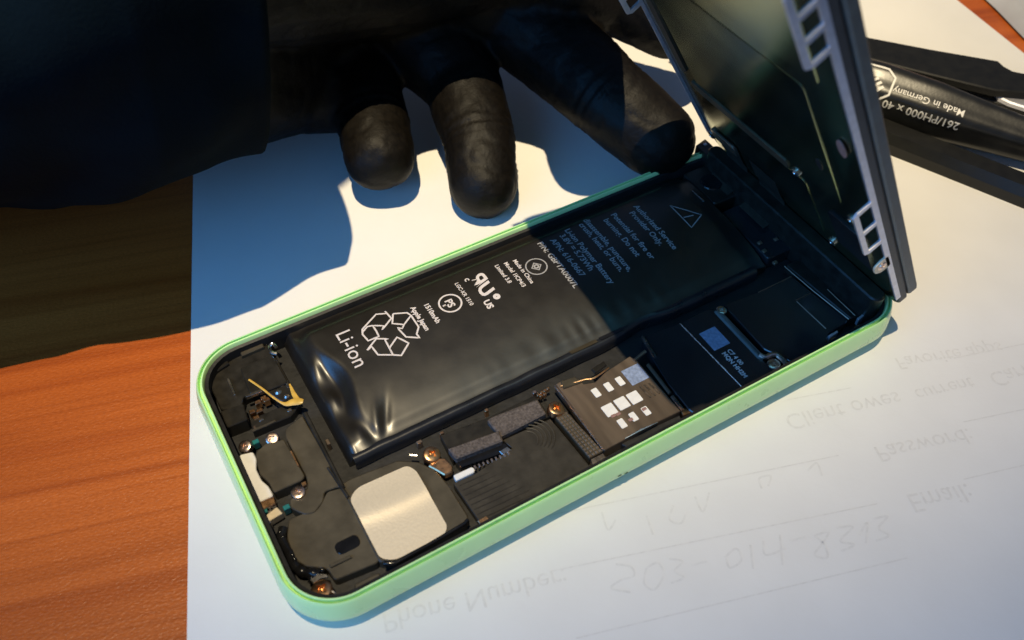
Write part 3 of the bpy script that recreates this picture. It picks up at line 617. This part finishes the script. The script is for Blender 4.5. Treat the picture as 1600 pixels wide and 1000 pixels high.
# back plate with slight embossing
v = []; f = []; NS, NYY = 60, 30
for i in range(NS+1):
    for j in range(NYY+1):
        s = 1.2+115*i/NS; y = 2.6+54*j/NYY; e = sst(0, 2, min(i, NS-i))*sst(0, 2, min(j, NYY-j))
        v.append(dp(s, y, .35*e+.10*mnoise.noise((s*.05, y*.05, 1))*e))
for i in range(NS):
    for j in range(NYY): q = i*(NYY+1)+j; f.append((q, q+NYY+1, q+NYY+2, q+1))
on('back_plate', (v, f), M['plate'], disp, 60)
for y in (1.15, 58.05):
    rail = on('steel_rail', merge(*[((lambda a: ([dp(s, y+d, n_) for s in (6, 118) for d, n_ in ((-.2, -.5), (.2, -.5), (.2, .55), (-.2, .55))], [(0, 1, 2, 3), (7, 6, 5, 4), (0, 4, 5, 1), (1, 5, 6, 2), (2, 6, 7, 3), (3, 7, 4, 0)]))(0))]), M['clip'], disp, 30)
def clip_tab(y, s0, n1=3.4, holes=2, LEN=8.2):
    """perforated tab standing up from the side rail, bars round its openings"""
    ds = []; L_ = LEN; bw = .95
    def bar(sa_, sb_, na_, nb2):
        vv = [dp(s_, y+d_, n_) for d_ in (-.22, .22) for s_, n_ in ((sa_, na_), (sb_, na_), (sb_, nb2), (sa_, nb2))]
        return vv, [(0, 1, 2, 3), (7, 6, 5, 4), (0, 4, 5, 1), (1, 5, 6, 2), (2, 6, 7, 3), (3, 7, 4, 0)]
    for k in range(holes+1): c_ = s0+(L_-bw)*k/holes; ds.append(bar(c_, c_+bw, .45, n1-bw))
    v0, f0 = bar(s0, s0+L_, n1-bw, n1)
    v0[2] = v0[2]-DD*.7; v0[3] = v0[3]+DD*.7; v0[6] = v0[6]-DD*.7; v0[7] = v0[7]+DD*.7; ds.append((v0, f0))
    return on('clip_tab', merge(*ds), M['clip'], disp, 40)
def pxs(u, v_, y):         # position along the screen of a pixel on its side plane
    q = aty(u, v_, y)-Vector((HX, y, HZ)); return q.dot(DD), q.dot(DN)
sa, na = pxs(1377, 378, 1.1); sb, nb_ = pxs(1362, 318, 1.1)
clip_tab(1.1, sa, 4.0, 2, sb-sa+.8); s6, n6 = pxs(985, 22, 58.1); clip_tab(58.1, s6, 3.6, 2, 8)
sc_, nc_ = pxs(1304, 74, 1.1); clip_tab(1.1, sc_, 4.2, 3, 14)
s5, n5 = pxs(1372, 420, 1.1)
v = []; f = []
tabp = rounded([(s5-1.9, -.1), (s5-1.9, 2.0), (s5-.6, 3.2), (s5+1.4, 3.0), (s5+1.9, 1.4), (s5+1.9, -.1)], .6, 3)
for y in (.95, 1.35): v += [dp(s, y, n_) for s, n_ in tabp]
n = len(tabp); f = [tuple(range(n)), tuple(range(n, 2*n))[::-1]]+[(i, (i+1) % n, n+(i+1) % n, n+i) for i in range(n)]
tb = on('screw_tab', (v, f), M['sticker'], disp)
s_o = screw(dp(s5, .8, 1.5), 'rose', 0, s=.8, parent=disp); s_o.rotation_euler = (math.radians(90), 0, 0)
c = dp(31, 14, .5)
for (u, v_, rr, m) in ((1316, 232, 1.3, 'pink'), (1281, 256, 1.0, 'cavity')):
    d_ = rayd(u, v_); o_ = Vector((HX, 0, HZ))+DN*.42; t_ = (o_-CAM).dot(DN)/d_.dot(DN); q = CAM+d_*t_
    vv = []; nn_ = 18
    for k in range(nn_):
        a_ = 2*math.pi*k/nn_; vv.append(q+DD*math.cos(a_)*rr*1.8+Vector((0, 1, 0))*math.sin(a_)*rr*.7)
    vv += [x+DN*.18 for x in vv]; on('recess_mark', (vv, [tuple(range(nn_)), tuple(range(nn_, 2*nn_))]+[(i, (i+1) % nn_, nn_+(i+1) % nn_, nn_+i) for i in range(nn_)]), M[m], disp)
prism('end_bracket', rrect(119.6, 123.2, 3.6, 56.0, 1.6), 3, 11.0, M['plastic'], phone, .3)
for s0, s1, y0, y1, h, m in ((8, 30, 20, 44, .55, 'plate'), (34, 70, 10, 50, .5, 'plate'), (74, 112, 6, 53, .5, 'plate'), (12, 26, 6, 15, .8, 'shield'), (30, 33, 24, 52, .7, 'tape'), (36, 66, 51.2, 53.6, .8, 'flex'), (9, 13, 46, 54, .9, 'nickel')):
    on('plate_detail', dslab(y0, y1, s0, s1, .2, h, 1.0, .05, 3), M[m], disp)
for s0, y0 in ((7.5, 18), (31.5, 8), (31.5, 22), (7.5, 56)):
    v = []; n = 12
    for r_, n_ in ((1.1, .2), (1.1, .75), (.8, .95), (.4, .95), (.3, .7)): v += [dp(s0+r_*math.cos(2*math.pi*k/n), y0+r_*math.sin(2*math.pi*k/n), n_) for k in range(n)]
    f = [(q*n+k, q*n+(k+1) % n, (q+1)*n+(k+1) % n, (q+1)*n+k) for q in range(4) for k in range(n)]+[tuple(4*n+k for k in range(n))]
    on('screw', (v, f), M['steel'], disp)
# ribbon cables from the screen to the board
for y0, y1 in ((45, 52), (33, 41)):
    v = []; f = []
    pth = smooth_path([(118, 0, 6.6), (121.5, 0, 7.6), (122.6, 0, 9.5), (122.2, 0, 12), tuple(dp(8, 0, .6)), tuple(dp(14, 0, .5))], 5)
    for p in pth: v += [(p.x, y0, p.z), (p.x, y1, p.z), (p.x-.12, y1, p.z), (p.x-.12, y0, p.z)]
    for i in range(len(pth)-1):
        for k in range(4): j = (k+1) % 4; f.append((i*4+k, i*4+j, i*4+4+j, i*4+4+k))
    on('ribbon_cable', (v, f), M['flex'], disp, 50)

# ------------------------------------------------------------------ person: glove, sleeve, jacket
person = empty('person', (0, 240, -.3))
tag(person, 'person in a dark teal jacket and black glove reaching over to hold the screen', 'person')
def capsule(a, b, ra, rb, n=18, m=6):
    a = Vector(a); b = Vector(b); t = (b-a).normalized(); up = Vector((0, 0, 1)) if abs(t.z) < .9 else Vector((1, 0, 0)); s = t.cross(up).normalized(); q = s.cross(t)
    rings = [(a-t*ra*math.sin(math.pi/2*(1-k/m)), ra*math.cos(math.pi/2*(1-k/m))) for k in range(1, m+1)]+[(b+t*rb*math.sin(math.pi/2*k/m), rb*math.cos(math.pi/2*k/m)) for k in range(0, m)]
    v = []; f = []
    for c, r in rings: v += [tuple(c+s*math.cos(2*math.pi*k/n)*r+q*math.sin(2*math.pi*k/n)*r) for k in range(n)]
    for i in range(len(rings)-1):
        for k in range(n): j = (k+1) % n; f.append((i*n+k, i*n+j, (i+1)*n+j, (i+1)*n+k))
    f.append(tuple(range(n))[::-1]); f.append(tuple(range((len(rings)-1)*n, len(rings)*n))); return v, f
def chain(pts): return [capsule(pts[i][:3], pts[i+1][:3], pts[i][3], pts[i+1][3]) for i in range(len(pts)-1)]
FING = {
 'little': [(*atd(593, 243, 206), 7.7), (*atd(584, 195, 213), 8.3), (*atd(560, 125, 222), 9.5), (*atd(510, 40, 228), 13)],
 'ring': [(*atd(755, 288, 203), 7.7), (*atd(749, 220, 208), 8.3), (*atd(722, 130, 219), 9.2), (*atd(655, 50, 225), 12), (*atd(600, -30, 226), 15)],
 'middle': [(*atd(1026, 217, 211), 8.8), (*atd(950, 152, 213), 9.8), (*atd(862, 72, 222), 10.8), (*atd(790, 10, 226), 12), (*atd(700, -50, 224), 16)],
 'thumb': [(*atd(1045, 36, 230), 8.4), (*atd(962, -12, 228), 9.8), (*atd(880, -45, 222), 12), (*atd(780, -80, 222), 15)],
 'index': [(90.5, 67.5, 67, 8.2), (96, 80, 71, 9.3), (88, 94, 70, 10.5), (66, 106, 60, 14)]}
caps = []
for ch in FING.values(): caps += chain(ch)
kn = [(*FING[k][-1][:3],) for k in ('little', 'ring', 'middle', 'thumb')]
caps += chain([(*kn[0], 13), (*kn[1], 15), (*kn[2], 16), (*kn[3], 15)])
for a in kn: caps += chain([(*a, 14), (18, 114, 58, 22)])
caps += chain([(66, 106, 60, 14), (18, 114, 58, 20)])
caps += chain([(*atd(385, 118, 216), 17), (*atd(475, 138, 221), 10.5), (*atd(548, 150, 219), 8.5)])
caps += chain([(*atd(475, 125, 221), 11), (18, 114, 50, 18)])
caps += chain([(18, 114, 58, 23), (-24, 118, 60, 25)])
d = merge(*caps)
tmp = bpy.data.meshes.new('tmp'); tmp.from_pydata([tuple(Vector(q)*MM) for q in d[0]], [], d[1]); to = bpy.data.objects.new('tmp', tmp); col.objects.link(to)
rm = to.modifiers.new('r', 'REMESH'); rm.mode = 'VOXEL'; rm.voxel_size = .00075
smo = to.modifiers.new('s', 'SMOOTH'); smo.factor = .5; smo.iterations = 7
dg = bpy.context.evaluated_depsgraph_get(); dg.update(); gm = bpy.data.meshes.new_from_object(to.evaluated_get(dg)); bpy.data.objects.remove(to)
gv = []
ff = FING
JNT = [(Vector(ff[k_][1][:3]), (Vector(ff[k_][2][:3])-Vector(ff[k_][0][:3])).normalized()) for k_ in ('little', 'ring', 'middle')]
tipc = [Vector(ff['little'][0][:3]), Vector(ff['ring'][0][:3])]
for q in gm.vertices:
    p = Vector(q.co)/MM; nrm = Vector(q.normal)
    wr = .28*mnoise.noise((p.x*.16, p.y*.16, p.z*.16))+.22*abs(mnoise.noise((p.x*.09+9, p.y*.30, p.z*.30)))
    wr += .5*math.exp(-((p-tipc[0]).length-7.4)**2/30)*abs(mnoise.noise((p.x*.11+4, p.y*.11, p.z*.11)))
    wr -= .20*math.exp(-(mnoise.noise((p.x*.13+2, p.y*.13, p.z*.13))/.07)**2)+.10*math.exp(-(mnoise.noise((p.x*.30, p.y*.22+5, p.z*.30))/.06)**2)
    for jn, axn in JNT:
        dl_ = p-jn
        if dl_.length < 12:
            da = dl_.dot(axn)+.5*mnoise.noise((p.x*.25, p.y*.25, p.z*.25))
            wr -= .45*math.exp(-(da/.55)**2)+.28*math.exp(-((da-2.3)/.5)**2)+.25*math.exp(-((da+2.0)/.5)**2)
    gv.append(p+nrm*wr)
glove = link('glove', gv, [tuple(q.vertices) for q in gm.polygons], M['glove'], person, None, origin=(66, 112, 20))
for q in glove.data.polygons: q.use_smooth = True
glove['label'] = 'black nitrile glove with bent fingers'
# sleeve
AX = [(-150, 170, 66, 50), (-90, 146, 62, 47), (-45, 128, 59, 44), (-17, 117, 58, 42), (2, 110, 60, 41), (14, 107, 61, 41.5), (23, 108, 61, 42.5), (33.5, 109, 61, 42.5)]
pth = []; NR = 64
for i in range(len(AX)-1):
    for k in range(10):
        t = k/10; a = AX[i]; b = AX[i+1]; pth.append(tuple(a[j]+(b[j]-a[j])*t for j in range(4)))
pth.append(AX[-1]); v = []; f = []
def sl_r(x, a, r):
    return r*(1+.05*math.sin(3*a+x*.05)+.09*mnoise.noise((x*.030+math.cos(a)*1.3, math.sin(a)*1.6, x*.02))+.035*mnoise.noise((x*.09, math.cos(a)*3, math.sin(a)*3)))
for (x, y, z, r) in pth:
    for k in range(NR):
        a = 2*math.pi*k/NR; rr = sl_r(x, a, r); v.append((x+4*math.sin(a+.5), y+rr*math.cos(a), max(1.5, z+rr*math.sin(a)*.98)))
x, y, z, r = pth[-1]
for dx, k_ in ((.8, .97), (-.5, .93), (-12, .88)):
    for k in range(NR):
        a = 2*math.pi*k/NR; rr = sl_r(x, a, r)*k_; v.append((x+dx+4*math.sin(a+.5), y+rr*math.cos(a), z+rr*math.sin(a)*.98))
nr_ = len(pth)+3
for i in range(nr_-1):
    for k in range(NR): j = (k+1) % NR; f.append((i*NR+k, i*NR+j, (i+1)*NR+j, (i+1)*NR+k))
f.append(tuple(range(NR))[::-1])
link('sleeve', v, f, M['cloth'], person, 70)
# jacket front over the far side; unseen, shaped to shade the hand
lev = [(-.3, 250, 120, 150), (60, 238, 122, 140), (120, 212, 126, 130), (180, 160, 130, 130), (240, 100, 134, 142), (300, 60, 136, 148), (360, 66, 128, 138), (420, 120, 96, 100), (440, 185, 50, 45)]
v = []; f = []; NR = 56
for z, yf, hw, dep in lev:
    cx = -70; cy = yf+dep*.62
    for k in range(NR):
        a = 2*math.pi*k/NR; ca, sa_ = math.cos(a), math.sin(a); e = .72
        xx = cx+hw*math.copysign(abs(ca)**e, ca)*(1+.04*mnoise.noise((ca*2, sa_*2, z*.02)))
        yy = cy+dep*.62*math.copysign(abs(sa_)**e, sa_)*(1+.06*mnoise.noise((ca*2.5, sa_*2.5, z*.025+4))); v.append((xx, yy, z))
for i in range(len(lev)-1):
    for k in range(NR): j = (k+1) % NR; f.append((i*NR+k, i*NR+j, (i+1)*NR+j, (i+1)*NR+k))
f.append(tuple(range(NR))[::-1]); f.append(tuple(range((len(lev)-1)*NR, len(lev)*NR)))
link('jacket', v, f, M['cloth'], person, 60)

# ------------------------------------------------------------------ tools behind the screen
H0 = at(1366, 142, 7.3); H1 = at(1600, 222, 5.3); ax = (H1-H0).normalized()
sdr = empty('screwdriver', H0+Vector((0, 0, -7.2)))
tag(sdr, 'black screwdriver with white lettering lying behind the raised screen', 'screwdriver')
pr_ = [(-46, .0, 8.5), (-45.9, 5.5, 8.5), (-44, 6.4, 8.5), (-30, 8.2, 9), (-14, 9.6, 9.6), (0, 10.1, 10), (14, 9.4, 9.4), (28, 7.7, 8.6), (40, 6.5, 8), (52, 6.0, 7.5), (62, 6.4, 7), (70, 6.8, 7), (71, 5.6, 7), (71.2, 2.0, 7)]
v = []; f = []; NR = 96; side = ax.cross(Vector((0, 0, 1))).normalized()
def hr(r, a): return r*(1-.05*math.cos(6*a)) if r > 4 else r
def hcen(t, zc): return Vector((H0.x, H0.y, 0))+Vector((ax.x, ax.y, 0)).normalized()*t+Vector((0, 0, zc+.25))
pr_ = [(t, r*.72, zc*.70) for t, r, zc in pr_]
pr2 = []
for i in range(len(pr_)-1):
    for k in range(4): pr2.append(tuple(pr_[i][j]+(pr_[i+1][j]-pr_[i][j])*k/4 for j in range(3)))
pr2.append(pr_[-1])
for t, r, zc in pr2:
    for k in range(NR):
        a = 2*math.pi*k/NR; v.append(hcen(t, zc)+side*math.cos(a)*hr(r, a)+Vector((0, 0, 1))*math.sin(a)*hr(r, a))
for i in range(len(pr2)-1):
    for k in range(NR): j = (k+1) % NR; f.append((i*NR+k, i*NR+j, (i+1)*NR+j, (i+1)*NR+k))
f.append(tuple(range(NR))[::-1]); f.append(tuple(range((len(pr2)-1)*NR, len(pr2)*NR)))
on('handle', (v, f), M['handle'], sdr, 40)
on('blade', tube_data([hcen(71, 4.9), hcen(111, 4.9)], 1.3, 12), M['steel'], sdr)
def rad_at(t):
    for i in range(len(pr_)-1):
        if pr_[i][0] <= t <= pr_[i+1][0]:
            k = (t-pr_[i][0])/(pr_[i+1][0]-pr_[i][0]); return pr_[i][1]+(pr_[i+1][1]-pr_[i][1])*k, pr_[i][2]+(pr_[i+1][2]-pr_[i][2])*k
    return 5, 8
def wrap(d, t0, a0):      # flat lettering (x along the handle, y round it) laid onto the grip
    out = []
    for x, y, _ in d[0]:
        t = t0+x; r, zc = rad_at(t); a = a0+y/r; rr = hr(r, a)+.13
        out.append(hcen(t, zc)+side*math.cos(a)*rr+Vector((0, 0, 1))*math.sin(a)*rr)
    return out, d[1]
z0_ = lambda x, y: 0
# angle 90 deg = top of grip; side*cos>0 is the near side
def tpos(u, v_):
    best = None
    for i in range(0, 90):
        for j in range(10, 170, 2):
            t = -35+i; a = math.radians(j); r, zc = rad_at(t); p = hcen(t, zc)+side*math.cos(a)*r+Vector((0, 0, 1))*math.sin(a)*r
            dlt = p-CAM; dp_ = dlt.dot(rz); uu = 800+FPX*dlt.dot(rx)/dp_; vv = 500+FPX*dlt.dot(ry)/dp_; e = (uu-u)**2+(vv-v_)**2
            if best is None or e < best[0]: best = (e, t, a)
    return best[1:]
t1, a1 = tpos(1499, 192); t2, a2 = tpos(1508, 172)
for body, ta, aa, (ue, ve), bo in (('261/PH000 x 40', t1, a1, (1384, 158), .012), ('Made in Germany', t2, a2, (1396, 137), .006)):
    te, ae = tpos(ue, ve); d0 = text_data(body, 1, (0, 0), (1, 0), (0, 1), z0_); ln = max(q[0] for q in d0[0])
    sheet('lettering', wrap(text_data(body, (ta-te)/ln, (0, 0), (-1, 0), (0, -1), z0_, 'LEFT', bo), ta, aa), M['white'], sdr)
t3, a3 = tpos(1366, 128)
hexp = [(2.5, 4.0), (4.6, 2.4), (4.6, -2.0), (1.5, -4.6), (-2, -4.6), (-5, -2), (-5, 2.4), (-2, 4)]
sheet('emblem', wrap(merge(flat_line(dense(hexp, 1  , True), .5, z0_, True), flat_line(dense([(2.8, -.6), (.6, -3)], .8), .7, z0_), flat_line(dense([(2.0, .4), (-.8, -2.6)], .8), .7, z0_), flat_line(dense([(1.0, 1.2), (-2.2, -2)], .8), .7, z0_)), t3, a3), M['white'], sdr)
# tweezers behind the screwdriver
tw = empty('tweezers', at(1470, 90, 0)+Vector((0, 0, .8)))
tag(tw, 'flat black tweezers with a silver inner face behind the screwdriver', 'tweezers')
def tpoly(pts, z): return [tuple(zp(12, x, y, z)[:2]) for x, y in pts]
prism('arm', tpoly([(-260, 5), (40, 62), (420, 135), (815, 203), (850, 235), (900, 262), (1050, 292), (1050, 392), (900, 378), (800, 372), (440, 285), (80, 192), (-260, 110)], 7.5), 5.6, 7.5, M['tool'], tw, .3)
prism('arm', tpoly([(-200, 60), (80, 205), (440, 300), (800, 392), (1050, 470), (1050, 520), (800, 440), (400, 320), (60, 225), (-200, 100)], 4.0), 1.2, 4.0, M['tool'], tw, .3)
prism('silver_insert', tpoly([(795, 378), (830, 368), (900, 372), (1050, 392), (1050, 498), (960, 468), (880, 442), (820, 412)], 5.3), 4.05, 5.3, M['clip'], tw, .35)
prism('rivet_plate', tpoly([(-200, 40), (-120, 60), (-120, 110), (-200, 90)], 5.5), 1.3, 5.5, M['tool'], tw, .1)
# second slim black tool in front of the screwdriver
K0 = at(1392, 212, 3.4); K1 = at(1600, 294, 3.4); ka = (K1-K0).normalized(); ks = Vector((-ka.y, ka.x, 0))
v = []; f = []; secs = [(-60, 1.5), (-56, 2.8), (-10, 3.3), (60, 3.1), (78, 2.6), (95, .9)]; shp = [(-1, -.9), (1, -.9), (1.06, .1), (.72, .85), (-.72, .85), (-1.06, .1)]
for t, r in secs: v += [K0+ka*t+ks*a*r+Vector((0, 0, b*min(r, 3.0)-.3)) for a, b in shp]
for i in range(len(secs)-1):
    for k in range(6): j = (k+1) % 6; f.append((i*6+k, i*6+j, i*6+6+j, i*6+6+k))
f.append(tuple(range(6))[::-1]); f.append(tuple(range((len(secs)-1)*6, len(secs)*6)))
o = link('pry_stick', v, f, M['tool'], None, 25)
tag(o, 'slim black faceted pry stick lying on the paper in front of the screwdriver', 'pry tool')
# crumpled film bag at the far corner of the table
bagp = [(1530, -8), (1556, 16), (1600, 62), (1640, 100), (1760, 60), (1700, -60), (1560, -60)]
P = [at(u, v_, 0) for u, v_ in bagp]; c = sum(P, Vector())/len(P); v = []; f = []; NRr = 16
R_ = rounded([tuple(q[:2]) for q in P], 3, 5); m_ = len(R_)
for r in range(NRr+1):
    for q in R_:
        x = c.x+(q[0]-c.x)*r/NRr; y = c.y+(q[1]-c.y)*r/NRr; e = 1-(r/NRr)**3
        v.append((x, y, .3+e*4.5+e*2.2*mnoise.noise((x*.12, y*.12, 1))))
for r in range(1, NRr):
    for i in range(m_): j = (i+1) % m_; f.append((r*m_+i, r*m_+j, (r+1)*m_+j, (r+1)*m_+i))
f.append(tuple(m_+i for i in range(m_))); f.append(tuple(NRr*m_+i for i in range(m_))[::-1])
o = link('plastic_bag', v, f, M['film'], None, 80)
tag(o, 'crumpled grey plastic bag on the wooden table past the far paper edge', 'bag')
